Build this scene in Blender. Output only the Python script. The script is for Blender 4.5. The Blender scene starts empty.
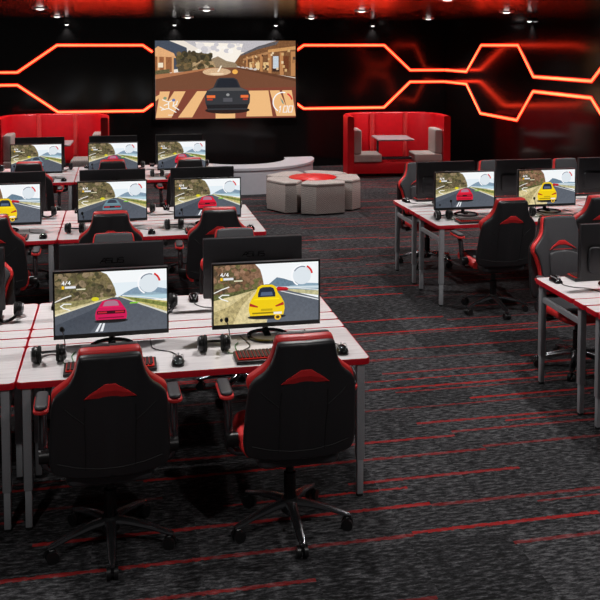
import bpy, bmesh, math, random
from math import sin, cos, pi, radians as R
from mathutils import Vector, Matrix
random.seed(7)
C = bpy.context.scene.collection
S = bpy.context.scene

# ------------------------------------------------------------------ camera
CAM_H = 2.39
YAW = math.atan(182 / 900.0)
PITCH = R(3.5)
cd = bpy.data.cameras.new('camera')
cam = bpy.data.objects.new('camera', cd)
C.objects.link(cam)
cam.location = (0, 0, CAM_H)
cam.rotation_euler = (pi / 2 - PITCH, 0, -YAW)
cd.sensor_width = 36
cd.lens = 54
cd.shift_y = -(300 - 100.046) / 600.0
cd.clip_start = 0.05
cd.clip_end = 200
S.camera = cam
S.view_settings.view_transform = 'Standard'
S.view_settings.look = 'None'
S.view_settings.gamma = 1
S.view_settings.use_curve_mapping = False
S.view_settings.exposure = 0.0

_fw = Vector((sin(YAW) * cos(PITCH), cos(YAW) * cos(PITCH), -sin(PITCH)))
_rt = Vector((cos(YAW), -sin(YAW), 0))
_up = _rt.cross(_fw)


def in_frame(x0, x1, y0, y1, z0, z1, m=4):
    """does the box reach into the camera's frustum (things wholly outside the photo are left out)"""
    us, vs = [], []
    for x in (x0, x1):
        for y in (y0, y1):
            for z in (z0, z1):
                d = Vector((x, y, z - CAM_H))
                w = d.dot(_fw)
                if w < 0.3:
                    continue
                us.append(300 + 900 * d.dot(_rt) / w)
                vs.append(100.046 - 900 * d.dot(_up) / w)
    if not us:
        return False
    return max(us) > -m and min(us) < 600 + m and max(vs) > -m and min(vs) < 600 + m


# ------------------------------------------------------------------ materials
def srgb(r, g, b):
    f = lambda c: (c / 255 / 12.92) if c / 255 <= 0.04045 else ((c / 255 + 0.055) / 1.055) ** 2.4
    return (f(r), f(g), f(b), 1)


def mat(name, col, rough=0.5, metal=0.0, noise=0.0, scale=60, bump=0.0, spec=0.5, coat=0.0, emit=None, estr=0.0, stretch=(1, 1, 1)):
    m = bpy.data.materials.new(name)
    m.use_nodes = True
    nt = m.node_tree
    p = nt.nodes['Principled BSDF']
    p.inputs['Base Color'].default_value = col
    p.inputs['Roughness'].default_value = rough
    p.inputs['Metallic'].default_value = metal
    p.inputs['Specular IOR Level'].default_value = spec
    p.inputs['Coat Weight'].default_value = coat
    if emit:
        p.inputs['Emission Color'].default_value = emit
        p.inputs['Emission Strength'].default_value = estr
    if noise or bump:
        tc = nt.nodes.new('ShaderNodeTexCoord')
        mp = nt.nodes.new('ShaderNodeMapping')
        mp.inputs['Scale'].default_value = stretch
        nz = nt.nodes.new('ShaderNodeTexNoise')
        nz.inputs['Scale'].default_value = scale
        nz.inputs['Detail'].default_value = 4
        nt.links.new(tc.outputs['Object'], mp.inputs['Vector'])
        nt.links.new(mp.outputs['Vector'], nz.inputs['Vector'])
        if noise:
            mr = nt.nodes.new('ShaderNodeMapRange')
            mr.inputs['From Min'].default_value = 0.3
            mr.inputs['From Max'].default_value = 0.7
            mr.inputs['To Min'].default_value = 1 - noise
            mr.inputs['To Max'].default_value = 1 + noise
            nt.links.new(nz.outputs['Fac'], mr.inputs['Value'])
            mx = nt.nodes.new('ShaderNodeVectorMath')
            mx.operation = 'SCALE'
            mx.inputs[0].default_value = col[:3]
            nt.links.new(mr.outputs['Result'], mx.inputs['Scale'])
            nt.links.new(mx.outputs['Vector'], p.inputs['Base Color'])
        if bump:
            bp = nt.nodes.new('ShaderNodeBump')
            bp.inputs['Strength'].default_value = bump
            bp.inputs['Distance'].default_value = 0.002
            nt.links.new(nz.outputs['Fac'], bp.inputs['Height'])
            nt.links.new(bp.outputs['Normal'], p.inputs['Normal'])
    return m


M = {}
M['leather'] = mat('black_leatherette', srgb(33, 33, 35), 0.42, noise=0.12, scale=180, bump=0.12)
M['leather_grey'] = mat('charcoal_leatherette', srgb(58, 58, 61), 0.5, noise=0.1, scale=180, bump=0.12)
M['red_leather'] = mat('red_leatherette', srgb(224, 50, 50), 0.42, noise=0.06, scale=150, bump=0.08)
M['red_dark'] = mat('dark_red_vinyl', srgb(186, 38, 40), 0.35, noise=0.08, scale=80)
M['seam'] = mat('black_stitching', srgb(10, 10, 10), 0.7, noise=0.1)
M['black_plastic'] = mat('black_plastic', srgb(22, 22, 23), 0.32, noise=0.06, scale=90)
M['gloss_black'] = mat('gloss_black_plastic', srgb(14, 14, 15), 0.12, noise=0.05, scale=20)
M['monitor_back'] = mat('matte_charcoal_plastic', srgb(44, 44, 47), 0.5, noise=0.06, scale=120, bump=0.05)
M['chrome'] = mat('dark_chrome', srgb(150, 150, 154), 0.22, 1.0, noise=0.05)
M['dark_metal'] = mat('dark_polished_metal', srgb(120, 120, 124), 0.2, 0.95, noise=0.05)
M['leg'] = mat('grey_powder_coat', srgb(165, 168, 172), 0.45, 0.3, noise=0.06, scale=200)
M['red_edge'] = mat('red_edge_band', srgb(196, 14, 34), 0.35, noise=0.05, scale=40)
M['foam'] = mat('black_foam', srgb(18, 18, 18), 0.9, noise=0.2, scale=300, bump=0.3)
M['green'] = mat('green_cable_sleeve', srgb(40, 120, 52), 0.5, noise=0.1)
M['silver'] = mat('silver_trim', srgb(190, 190, 195), 0.3, 0.7, noise=0.05)
M['bench'] = mat('pale_grey_laminate', srgb(196, 197, 204), 0.4, noise=0.03, scale=15)
M['red_vinyl'] = mat('red_upholstery', srgb(206, 10, 26), 0.4, noise=0.06, scale=12, bump=0.03, coat=0.15)
M['red_trim'] = mat('pale_red_trim', srgb(232, 70, 70), 0.3, noise=0.05, scale=12, coat=0.3)
M['red_top'] = mat('red_laminate', srgb(222, 30, 32), 0.35, noise=0.04, scale=20)
M['tabletop'] = mat('grey_laminate', srgb(165, 160, 162), 0.4, noise=0.06, scale=20)
M['key_glow'] = mat('red_key_backlight', srgb(120, 8, 6), 0.5, emit=srgb(255, 40, 24), estr=0.35, noise=0.05)
M['key'] = mat('black_keycap', srgb(40, 22, 22), 0.5, noise=0.1)
M['lamp'] = mat('lamp_lens', srgb(255, 255, 255), 0.3, emit=(1, 0.97, 0.93, 1), estr=2.6, noise=0.02)
M['lamp_glow'] = mat('lamp_reflection_glow', srgb(255, 255, 255), 0.3, emit=(1, 1, 1, 1), estr=2.2, noise=0.02)  # emission imitating ceiling lamps mirrored in the gloss walls
M['lamp_ring'] = mat('brushed_lamp_ring', srgb(170, 170, 172), 0.35, 0.6, noise=0.05)
M['neon'] = mat('neon_tube', srgb(255, 150, 90), 0.4, emit=(12.0, 0.42, 0.15, 1), estr=1.0, noise=0.01)
M['neon_halo'] = mat('painted_neon_halo', srgb(120, 10, 4), 0.5, emit=(0.32, 0.004, 0.001, 1), estr=1.0, noise=0.01)  # red halo of the neon, put in as weak emission
M['ceiling'] = mat('black_satin_ceiling', srgb(14, 13, 13), 0.13, spec=0.6, noise=0.1, scale=3)
M['wall'] = mat('black_gloss_panel', srgb(12, 11, 11), 0.12, spec=0.38, noise=0.1, scale=2)
M['wall_dark'] = mat('black_wall_paint', srgb(14, 12, 12), 0.6, noise=0.1, scale=3)


def mat_desk():
    m = mat('pale_woodgrain_laminate', srgb(222, 216, 217), 0.3, coat=0.35)
    nt = m.node_tree
    p = nt.nodes['Principled BSDF']
    p.inputs['Coat Roughness'].default_value = 0.12
    tc = nt.nodes.new('ShaderNodeTexCoord')
    mp = nt.nodes.new('ShaderNodeMapping')
    mp.inputs['Scale'].default_value = (2.2, 30, 2)
    nz = nt.nodes.new('ShaderNodeTexNoise')
    nz.inputs['Scale'].default_value = 2.4
    nz.inputs['Detail'].default_value = 6
    nz.inputs['Distortion'].default_value = 0.4
    cr = nt.nodes.new('ShaderNodeValToRGB')
    cr.color_ramp.elements[0].position = 0.3
    cr.color_ramp.elements[0].color = srgb(222, 216, 217)
    cr.color_ramp.elements[1].position = 0.65
    cr.color_ramp.elements[1].color = srgb(240, 236, 236)
    L = nt.links.new
    L(tc.outputs['Object'], mp.inputs['Vector'])
    L(mp.outputs['Vector'], nz.inputs['Vector'])
    L(nz.outputs['Fac'], cr.inputs['Fac'])
    L(cr.outputs['Color'], p.inputs['Base Color'])
    return m


def mat_fabric():
    """grey woven check of the stools and booth seats"""
    m = mat('grey_check_fabric', srgb(178, 168, 164), 0.85)
    nt = m.node_tree
    p = nt.nodes['Principled BSDF']
    tc = nt.nodes.new('ShaderNodeTexCoord')
    br = nt.nodes.new('ShaderNodeTexChecker')
    br.inputs['Scale'].default_value = 64
    br.inputs['Color1'].default_value = srgb(196, 186, 180)
    br.inputs['Color2'].default_value = srgb(166, 156, 151)
    nz = nt.nodes.new('ShaderNodeTexNoise')
    nz.inputs['Scale'].default_value = 90
    mx = nt.nodes.new('ShaderNodeMix')
    mx.data_type = 'RGBA'
    mx.blend_type = 'OVERLAY'
    mx.inputs['Factor'].default_value = 0.5
    L = nt.links.new
    L(tc.outputs['Object'], br.inputs['Vector'])
    L(tc.outputs['Object'], nz.inputs['Vector'])
    L(br.outputs['Color'], mx.inputs['A'])
    L(nz.outputs['Fac'], mx.inputs['B'])
    L(mx.outputs['Result'], p.inputs['Base Color'])
    return m


def mat_carpet():
    m = bpy.data.materials.new('striped_carpet')
    m.use_nodes = True
    nt = m.node_tree
    p = nt.nodes['Principled BSDF']
    p.inputs['Roughness'].default_value = 0.95
    p.inputs['Specular IOR Level'].default_value = 0.15
    L = nt.links.new

    def math_(op, a, b=None, c=None):
        n = nt.nodes.new('ShaderNodeMath')
        n.operation = op
        for i, v in enumerate((a, b, c)):
            if v is None:
                continue
            if isinstance(v, (int, float)):
                n.inputs[i].default_value = v
            else:
                L(v, n.inputs[i])
        return n.outputs[0]

    def comb(a, b, c=0.0):
        n = nt.nodes.new('ShaderNodeCombineXYZ')
        for i, v in enumerate((a, b, c)):
            if isinstance(v, (int, float)):
                n.inputs[i].default_value = v
            else:
                L(v, n.inputs[i])
        return n.outputs[0]

    def white(v):
        n = nt.nodes.new('ShaderNodeTexWhiteNoise')
        n.noise_dimensions = '3D'
        L(v, n.inputs['Vector'])
        return n.outputs['Value']

    def noise(v, sc, det=3, rough=0.6):
        n = nt.nodes.new('ShaderNodeTexNoise')
        n.inputs['Scale'].default_value = sc
        n.inputs['Detail'].default_value = det
        n.inputs['Roughness'].default_value = rough
        L(v, n.inputs['Vector'])
        return n.outputs['Fac']

    tc = nt.nodes.new('ShaderNodeTexCoord')
    sx = nt.nodes.new('ShaderNodeSeparateXYZ')
    L(tc.outputs['Object'], sx.inputs[0])
    x, y = sx.outputs[0], sx.outputs[1]
    W, LEN = 0.25, 1.0
    wob = math_('MULTIPLY', math_('SUBTRACT', noise(comb(math_('MULTIPLY', x, 1.0), math_('MULTIPLY', y, 4.0)), 9, 2), 0.5), 0.016)
    yw = math_('ADD', y, wob)
    red = None
    for k, (off, thick, pres) in enumerate(((0.0, 0.054, 0.42), (0.125, 0.036, 0.74))):
        v = math_('DIVIDE', math_('ADD', yw, off), W)
        row = math_('FLOOR', v)
        fy = math_('FRACT', v)
        sh = white(comb(row, 3.7 + k, 1.0))
        u = math_('ADD', math_('DIVIDE', x, LEN), math_('MULTIPLY', sh, 5.0))
        seg = math_('FLOOR', u)
        h = white(comb(row, seg, 11.0 + k))
        hp = white(comb(row, math_('FLOOR', math_('MULTIPLY', u, 0.5)), 5.0 + k))
        pos = math_('ADD', 0.2, math_('MULTIPLY', hp, 0.6))
        d = math_('ABSOLUTE', math_('SUBTRACT', fy, pos))
        edge = math_('MULTIPLY', math_('SUBTRACT', noise(comb(math_('MULTIPLY', x, 11.0), math_('MULTIPLY', y, 45.0)), 2.5, 3), 0.5), 0.13)
        inside = math_('LESS_THAN', math_('ADD', d, edge), thick)
        on = math_('GREATER_THAN', h, pres)
        one = math_('MULTIPLY', inside, on)
        fade = math_('ADD', 0.18, math_('MULTIPLY', white(comb(row, seg, 21.0 + k)), 0.62))
        one = math_('MULTIPLY', one, fade)
        red = one if red is None else math_('MAXIMUM', red, one)
    red = math_('MULTIPLY', red, math_('ADD', 0.45, math_('MULTIPLY', noise(comb(math_('MULTIPLY', x, 6.0), math_('MULTIPLY', y, 90.0)), 2.0, 3), 0.9)))
    # heathered grey streaks, shifted from tile to tile
    t1 = white(comb(math_('FLOOR', math_('DIVIDE', y, 0.5)), math_('FLOOR', math_('ADD', math_('DIVIDE', x, 0.5), 0.3)), 2.0))
    n1 = noise(comb(math_('MULTIPLY', x, 8.0), math_('ADD', math_('MULTIPLY', y, 27.0), math_('MULTIPLY', t1, 17.0))), 2.2, 5, 0.7)
    n2 = noise(comb(math_('MULTIPLY', x, 22.0), math_('MULTIPLY', y, 60.0)), 5.0, 2)
    n = math_('ADD', math_('MULTIPLY', n1, 0.82), math_('MULTIPLY', n2, 0.18))
    n = math_('ADD', n, math_('MULTIPLY', math_('SUBTRACT', t1, 0.5), 0.05))
    cr = nt.nodes.new('ShaderNodeValToRGB')
    e = cr.color_ramp.elements
    e[0].position = 0.43
    e[0].color = srgb(20, 20, 21)
    e[1].position = 0.62
    e[1].color = srgb(92, 92, 94)
    x1 = cr.color_ramp.elements.new(0.52)
    x1.color = srgb(50, 50, 52)
    L(n, cr.inputs['Fac'])
    mx = nt.nodes.new('ShaderNodeMix')
    mx.data_type = 'RGBA'
    L(red, mx.inputs['Factor'])
    L(cr.outputs['Color'], mx.inputs['A'])
    mx.inputs['B'].default_value = srgb(168, 22, 20)
    L(mx.outputs['Result'], p.inputs['Base Color'])
    bp = nt.nodes.new('ShaderNodeBump')
    bp.inputs['Strength'].default_value = 0.5
    bp.inputs['Distance'].default_value = 0.004
    L(n2, bp.inputs['Height'])
    L(bp.outputs['Normal'], p.inputs['Normal'])
    return m


def mat_screen():
    """lit display: the picture's own colours, foliage mottled by noise where the colour's alpha asks"""
    m = bpy.data.materials.new('lit_display')
    m.use_nodes = True
    nt = m.node_tree
    p = nt.nodes['Principled BSDF']
    p.inputs['Base Color'].default_value = (0.005, 0.005, 0.005, 1)
    p.inputs['Roughness'].default_value = 0.25
    at = nt.nodes.new('ShaderNodeAttribute')
    at.attribute_name = 'Col'
    tc = nt.nodes.new('ShaderNodeTexCoord')
    nz = nt.nodes.new('ShaderNodeTexNoise')
    nz.inputs['Scale'].default_value = 70
    nz.inputs['Detail'].default_value = 6
    nz.inputs['Roughness'].default_value = 0.65
    mr = nt.nodes.new('ShaderNodeMapRange')
    mr.inputs['From Min'].default_value = 0.32
    mr.inputs['From Max'].default_value = 0.68
    mr.inputs['To Min'].default_value = -1
    mr.inputs['To Max'].default_value = 1
    ma = nt.nodes.new('ShaderNodeMath')
    ma.operation = 'MULTIPLY_ADD'
    ma.inputs[2].default_value = 1.0
    vm = nt.nodes.new('ShaderNodeVectorMath')
    vm.operation = 'SCALE'
    L = nt.links.new
    L(tc.outputs['Object'], nz.inputs['Vector'])
    L(nz.outputs['Fac'], mr.inputs['Value'])
    L(mr.outputs['Result'], ma.inputs[0])
    L(at.outputs['Alpha'], ma.inputs[1])
    L(at.outputs['Color'], vm.inputs[0])
    L(ma.outputs[0], vm.inputs['Scale'])
    L(vm.outputs['Vector'], p.inputs['Emission Color'])
    p.inputs['Emission Strength'].default_value = 1.0
    return m


M['desk'] = mat_desk()
M['fabric'] = mat_fabric()
M['carpet'] = mat_carpet()
M['screen'] = mat_screen()


# ------------------------------------------------------------------ mesh helpers
def link(name, bm, m, parent=None, smooth=35):
    me = bpy.data.meshes.new(name)
    bmesh.ops.recalc_face_normals(bm, faces=bm.faces[:])
    bm.to_mesh(me)
    bm.free()
    me.materials.append(m)
    if smooth:
        for f in me.polygons:
            f.use_smooth = True
        try:
            me.set_sharp_from_angle(angle=R(smooth))
        except Exception:
            pass
    o = bpy.data.objects.new(name, me)
    C.objects.link(o)
    if parent:
        o.parent = parent
    return o


def thing(name, label, cat, loc=(0, 0, 0), rz=0, group=None):
    o = bpy.data.objects.new(name, None)
    C.objects.link(o)
    o.empty_display_size = 0.1
    o.location = loc
    o.rotation_euler = (0, 0, rz)
    tag(o, label, cat, group)
    return o


def tag(o, label, cat, group=None):
    o['label'] = label
    o['category'] = cat
    if group:
        o['group'] = group
    return o


def copy_tree(o, parent=None):
    c = o.copy()
    C.objects.link(c)
    if parent:
        c.parent = parent
    for ch in [k for k in KIDS.get(o.name, [])]:
        copy_tree(ch, c)
    return c


KIDS = {}


def register(root):
    """remember each prototype's children once, so copies do not walk the whole scene"""
    for o in list(C.objects):
        if o.parent:
            KIDS.setdefault(o.parent.name, [])
            if o not in KIDS[o.parent.name]:
                KIDS[o.parent.name].append(o)


def box(bm, x0, x1, y0, y1, z0, z1, bev=0.0, seg=2, mtx=None):
    r = bmesh.ops.create_cube(bm, size=1.0)
    vs = r['verts']
    for v in vs:
        v.co = Vector((x0 + (v.co.x + .5) * (x1 - x0), y0 + (v.co.y + .5) * (y1 - y0), z0 + (v.co.z + .5) * (z1 - z0)))
    if bev:
        es = list({e for v in vs for e in v.link_edges})
        rr = bmesh.ops.bevel(bm, geom=es, offset=bev, segments=seg, affect='EDGES', profile=0.5)
        vs = list({v for f in rr['faces'] for v in f.verts} | {v for v in vs if v.is_valid})
    if mtx is not None:
        allv = set(vs)
        # all verts connected
        st = list(allv)
        while st:
            v = st.pop()
            for e in v.link_edges:
                w = e.other_vert(v)
                if w not in allv:
                    allv.add(w)
                    st.append(w)
        bmesh.ops.transform(bm, matrix=mtx, verts=list(allv))
    return bm


def nb():
    return bmesh.new()


def cyl(bm, p0, p1, r0, r1=None, n=20, cap=True):
    """tapered cylinder from p0 to p1"""
    r1 = r0 if r1 is None else r1
    return tube(bm, [p0, p1], [r0, r1], n, cap)


def tube(bm, pts, rad, n=10, cap=True, flat=1.0, closed=False):
    pts = [Vector(p) for p in pts]
    if not isinstance(rad, (list, tuple)):
        rad = [rad] * len(pts)
    N = len(pts)
    rings = []
    prev = None
    for i, p in enumerate(pts):
        if closed:
            t = (pts[(i + 1) % N] - pts[i - 1]).normalized()
        else:
            a = pts[max(i - 1, 0)]
            b = pts[min(i + 1, N - 1)]
            t = (b - a).normalized()
        if prev is None:
            ref = Vector((0, 0, 1)) if abs(t.z) < 0.9 else Vector((1, 0, 0))
            u = t.cross(ref).normalized()
        else:
            u = (prev - t * prev.dot(t)).normalized()
        prev = u
        w = t.cross(u)
        rings.append([bm.verts.new(p + (u * cos(2 * pi * k / n) + w * sin(2 * pi * k / n) * flat) * rad[i]) for k in range(n)])
    rng = range(N) if closed else range(N - 1)
    for i in rng:
        a, b = rings[i], rings[(i + 1) % N]
        for k in range(n):
            bm.faces.new((a[k], a[(k + 1) % n], b[(k + 1) % n], b[k]))
    if cap and not closed:
        bm.faces.new(rings[0][::-1])
        bm.faces.new(rings[-1])
    return bm


def lathe(bm, prof, n=28, mtx=None, a0=0, a1=2 * pi):
    """profile [(r,z)] around z"""
    full = abs(a1 - a0 - 2 * pi) < 1e-6
    cols = n if full else n + 1
    rings = []
    for r, z in prof:
        ring = []
        for k in range(cols):
            a = a0 + (a1 - a0) * k / n
            co = Vector((max(r, 1e-5) * cos(a), max(r, 1e-5) * sin(a), z))
            if mtx is not None:
                co = mtx @ co
            ring.append(bm.verts.new(co))
        rings.append(ring)
    for a, b in zip(rings, rings[1:]):
        for k in range(n):
            k2 = (k + 1) % cols
            bm.faces.new((a[k], a[k2], b[k2], b[k]))
    if full:
        bm.faces.new(rings[0][::-1])
        bm.faces.new(rings[-1])
    return bm


def inset(out, d):
    """move a closed outline inwards by d"""
    n = len(out)
    ar = sum(out[i][0] * out[(i + 1) % n][1] - out[(i + 1) % n][0] * out[i][1] for i in range(n))
    s = 1 if ar > 0 else -1
    res = []
    for i in range(n):
        a, b, c = Vector(out[i - 1]), Vector(out[i]), Vector(out[(i + 1) % n])
        d1 = (b - a)
        d2 = (c - b)
        n1 = Vector((-d1.y, d1.x)).normalized() * s if d1.length else Vector((0, 0))
        n2 = Vector((-d2.y, d2.x)).normalized() * s if d2.length else Vector((0, 0))
        m = (n1 + n2)
        if m.length < 1e-6:
            m = n1
        m.normalize()
        k = max(0.45, m.dot(n1))
        res.append(tuple(b + m * d / k))
    return res


def slab(bm, out, y0, y1, r=0.01, fn=None, steps=3):
    """a rounded plate: outline in (x,z), thickness y0..y1; fn maps (x,y,z) to a place"""
    fn = fn or (lambda x, y, z: (x, y, z))
    prof = []
    for k in range(steps + 1):
        a = pi / 2 * k / steps
        prof.append((r * (1 - sin(a)), y0 + r * (1 - cos(a))))
    for k in range(steps + 1):
        a = pi / 2 * k / steps
        prof.append((r * (1 - cos(a)), y1 - r * (1 - sin(a))))
    rings = []
    for ins, y in prof:
        o2 = inset(out, ins) if ins > 1e-6 else out
        rings.append([bm.verts.new(fn(p[0], y, p[1])) for p in o2])
    n = len(out)
    for a, b in zip(rings, rings[1:]):
        for k in range(n):
            bm.faces.new((a[k], a[(k + 1) % n], b[(k + 1) % n], b[k]))
    f0 = bm.faces.new(rings[0][::-1])
    f1 = bm.faces.new(rings[-1])
    bmesh.ops.triangulate(bm, faces=[f0, f1])
    return bm


def rounded_rect(x0, x1, y0, y1, r, seg=5):
    pts = []
    for cx, cy, a in ((x1 - r, y1 - r, 0), (x0 + r, y1 - r, 90), (x0 + r, y0 + r, 180), (x1 - r, y0 + r, 270)):
        for k in range(seg + 1):
            t = R(a + 90 * k / seg)
            pts.append((cx + r * cos(t), cy + r * sin(t)))
    return pts


def smooth_path(pts, sub=6):
    """Catmull-Rom through points"""
    P = [Vector(p) for p in pts]
    P = [P[0] * 2 - P[1]] + P + [P[-1] * 2 - P[-2]]
    res = []
    for i in range(1, len(P) - 2):
        p0, p1, p2, p3 = P[i - 1], P[i], P[i + 1], P[i + 2]
        for k in range(sub):
            t = k / sub
            res.append(0.5 * ((2 * p1) + (-p0 + p2) * t + (2 * p0 - 5 * p1 + 4 * p2 - p3) * t * t + (-p0 + 3 * p1 - 3 * p2 + p3) * t ** 3))
    res.append(P[-2])
    return res


def mirror_outline(half, sub=4):
    """half outline [(x>=0,z)] bottom to top, smoothed, mirrored to a closed outline"""
    sm = [tuple(p) for p in smooth_path([Vector((a, b)) for a, b in half], sub)]
    return sm + [(-x, z) for x, z in reversed(sm)]


# ------------------------------------------------------------------ setting
def structure(o):
    o['kind'] = 'structure'
    return o


XL, XR, YB, YF, ZC = -7.0, 6.5, 17.3, -3.0, 2.88
b = nb(); box(b, XL - .2, XR + .2, YF, YB + .2, -0.1, 0.0)
structure(link('floor', b, M['carpet'], smooth=0))
b = nb(); box(b, XL - .2, XR + .2, YF, YB + .2, ZC, ZC + .1)
structure(link('ceiling', b, M['ceiling'], smooth=0))
b = nb(); box(b, XL - .2, XR + .2, YB, YB + .2, 0.0, ZC)
structure(link('wall_back', b, M['wall'], smooth=0))
b = nb(); box(b, XR, XR + .2, YF, YB, 0.0, ZC)
structure(link('wall_right', b, M['wall'], smooth=0))
b = nb(); box(b, XL - .2, XL, YF, YB, 0.0, ZC)
structure(link('wall_left', b, M['wall_dark'], smooth=0))


# neon strips on the walls
def ribbon(bm, pts, w, d0, d1, place):
    """band of width w along a 2D polyline, from depth d0 to d1 off the wall"""
    P = [Vector(p) for p in pts]
    le, ri = [], []
    for i, p in enumerate(P):
        d1_ = (P[i] - P[i - 1]).normalized() if i else (P[1] - P[0]).normalized()
        d2_ = (P[i + 1] - P[i]).normalized() if i < len(P) - 1 else d1_
        n1 = Vector((-d1_.y, d1_.x)); n2 = Vector((-d2_.y, d2_.x))
        m = (n1 + n2).normalized()
        k = m.dot(n1)
        le.append(p + m * (w / 2 / k)); ri.append(p - m * (w / 2 / k))
    V = []
    for l, r in zip(le, ri):
        V.append([bm.verts.new(place(q.x, d, q.y)) for q, d in ((l, d0), (l, d1), (r, d1), (r, d0))])
    for a, c in zip(V, V[1:]):
        for k in range(4):
            bm.faces.new((a[k], a[(k + 1) % 4], c[(k + 1) % 4], c[k]))
    bm.faces.new(V[0][::-1]); bm.faces.new(V[-1])
    return bm


def neon(label, pts, place):
    t = thing('neon_light', label, 'neon light', place(pts[0][0], 0, pts[0][1]), group=None)
    inv = Matrix.Translation(t.location).inverted()
    b = nb(); ribbon(b, pts, 0.072, 0.001, 0.010, place)
    bmesh.ops.transform(b, matrix=inv, verts=b.verts[:])
    link('halo_strip', b, M['neon_halo'], t, smooth=0)  # wider glowing strip imitates the halo around the tube
    b = nb(); ribbon(b, pts, 0.036, 0.0105, 0.020, place)
    bmesh.ops.transform(b, matrix=inv, verts=b.verts[:])
    link('light_tube', b, M['neon'], t, smooth=0)


ZT, ZA, ZB, ZL = 2.385, 1.885, 1.650, 1.142
bk = lambda x, d, z: Vector((x, YB - d, z))
rw = lambda y, d, z: Vector((XR - d, y, z))
SW = {ZT: ZL, ZA: ZB}
zs = ZT - (0.646 - 0.465) / 0.715 * (ZT - ZA)
left_pts = [(-6.9, ZT), (-4.3, ZT), (-3.65, ZA), (-1.82, ZA), (-1.105, ZT), (0.465, ZT), (0.646, zs)]
right_pts = [(3.434, ZT - (ZT - ZA) * .136 / .71), (3.57, ZT), (5.21, ZT), (5.755, ZA), (6.478, ZA)]
flip = lambda z: SW.get(z, ZL + (ZT - z) / (ZT - ZA) * (ZB - ZL))
neon('upper orange neon line on the back wall left of the big screen', left_pts, bk)
neon('lower orange neon line on the back wall left of the big screen', [(x, flip(z)) for x, z in left_pts], bk)
neon('upper orange neon line on the back wall right of the big screen', right_pts, bk)
neon('lower orange neon line on the back wall right of the big screen', [(x, flip(z)) for x, z in right_pts], bk)
rp = [(17.278, ZA), (16.13, ZA), (15.44, ZT), (13.90, ZT), (13.32, ZA), (11.52, ZA), (10.85, ZT), (10.3, ZT)]
neon('upper orange neon line climbing over a hexagon on the right wall', rp, rw)
neon('lower orange neon line dipping under a hexagon on the right wall', [(x, flip(z)) for x, z in rp], rw)

# ------------------------------------------------------------------ ceiling lamps
lp = thing('ceiling_downlight', '', 'ceiling light', (0, 0, ZC))
b = nb(); lathe(b, [(0.062, -0.004), (0.075, -0.016), (0.098, -0.016), (0.105, -0.008), (0.105, 0.0), (0.062, 0.0)], 28)
link('trim_ring', b, M['lamp_ring'], lp)
b = nb(); lathe(b, [(0.0001, -0.030), (0.03, -0.027), (0.052, -0.017), (0.061, -0.002), (0.061, 0.0)], 24)
link('lens', b, M['lamp'], lp)
register(lp)
ld = bpy.data.lights.new('downlight_beam', 'SPOT')
ld.energy = 140
ld.spot_size = R(128)
ld.spot_blend = 0.75
ld.shadow_soft_size = 0.055
ld.color = (1.0, 0.965, 0.95)
LXS, LYS = (-5.4, -3.2, -1.0, 1.2, 3.4, 5.6), (15.8, 12.4, 9.0, 5.6)
ld2 = ld.copy()
ld2.energy = 85
for lx in (-1.0, 1.2, 3.4, 5.6):
    l = bpy.data.objects.new('downlight_beam', ld2)
    C.objects.link(l)
    l.location = (lx, 2.2, ZC - 0.06)
rowname = {15.8: 'in the row by the back wall', 12.4: 'second row from the back wall'}
colname = {-3.2: 'over the left booth', -1.0: 'above the left neon hexagon', 1.2: 'left over the big screen', 3.4: 'right end of the big screen', 5.6: 'near the right wall'}
first = True
for ly in LYS:
    for lx in LXS:
        l = bpy.data.objects.new('downlight_beam', ld)
        C.objects.link(l)
        l.location = (lx, ly, ZC - 0.06)
        if not in_frame(lx - .1, lx + .1, ly - .1, ly + .1, ZC - .02, ZC, 2):
            continue
        o = lp if first else copy_tree(lp)
        first = False
        o.location = (lx, ly, ZC)
        tag(o, 'round downlight %s, %s' % (rowname.get(ly, 'in the ceiling'), colname.get(lx, 'at the side')), 'ceiling light', 'round ceiling downlights')


# added glows standing in for ceiling lamp reflections on the back and right walls
sl = thing('added_wall_glow', '', 'added glow')
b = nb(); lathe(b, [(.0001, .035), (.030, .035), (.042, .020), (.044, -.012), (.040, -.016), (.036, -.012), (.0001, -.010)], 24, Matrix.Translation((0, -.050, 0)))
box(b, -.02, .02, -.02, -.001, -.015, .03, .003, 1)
link('added_glow_housing', b, M['black_plastic'], sl)
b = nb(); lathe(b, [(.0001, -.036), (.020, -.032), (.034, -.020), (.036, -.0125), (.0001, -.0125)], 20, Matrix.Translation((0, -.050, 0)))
link('added_glow_lens', b, M['lamp_glow'], sl)
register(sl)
sd = bpy.data.lights.new('added_glow_beam', 'SPOT')  # extra beam added below each imitated lamp reflection
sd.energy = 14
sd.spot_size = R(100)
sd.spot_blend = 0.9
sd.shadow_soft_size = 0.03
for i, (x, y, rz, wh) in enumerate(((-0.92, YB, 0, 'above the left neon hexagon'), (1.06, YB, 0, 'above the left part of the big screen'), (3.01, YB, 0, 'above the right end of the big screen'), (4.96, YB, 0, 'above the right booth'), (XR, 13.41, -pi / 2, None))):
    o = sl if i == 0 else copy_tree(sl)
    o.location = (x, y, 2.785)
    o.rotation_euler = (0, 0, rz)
    tag(o, 'added lamp-reflection glow on the back wall ' + wh if wh else 'added lamp-reflection glow on the right wall over the neon', 'added glow', 'added lamp-reflection glows')
    l = bpy.data.objects.new('added_glow_beam', sd)
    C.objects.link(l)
    l.location = (x - .05 * (rz != 0), y - .05 * (rz == 0), 2.73)


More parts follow.
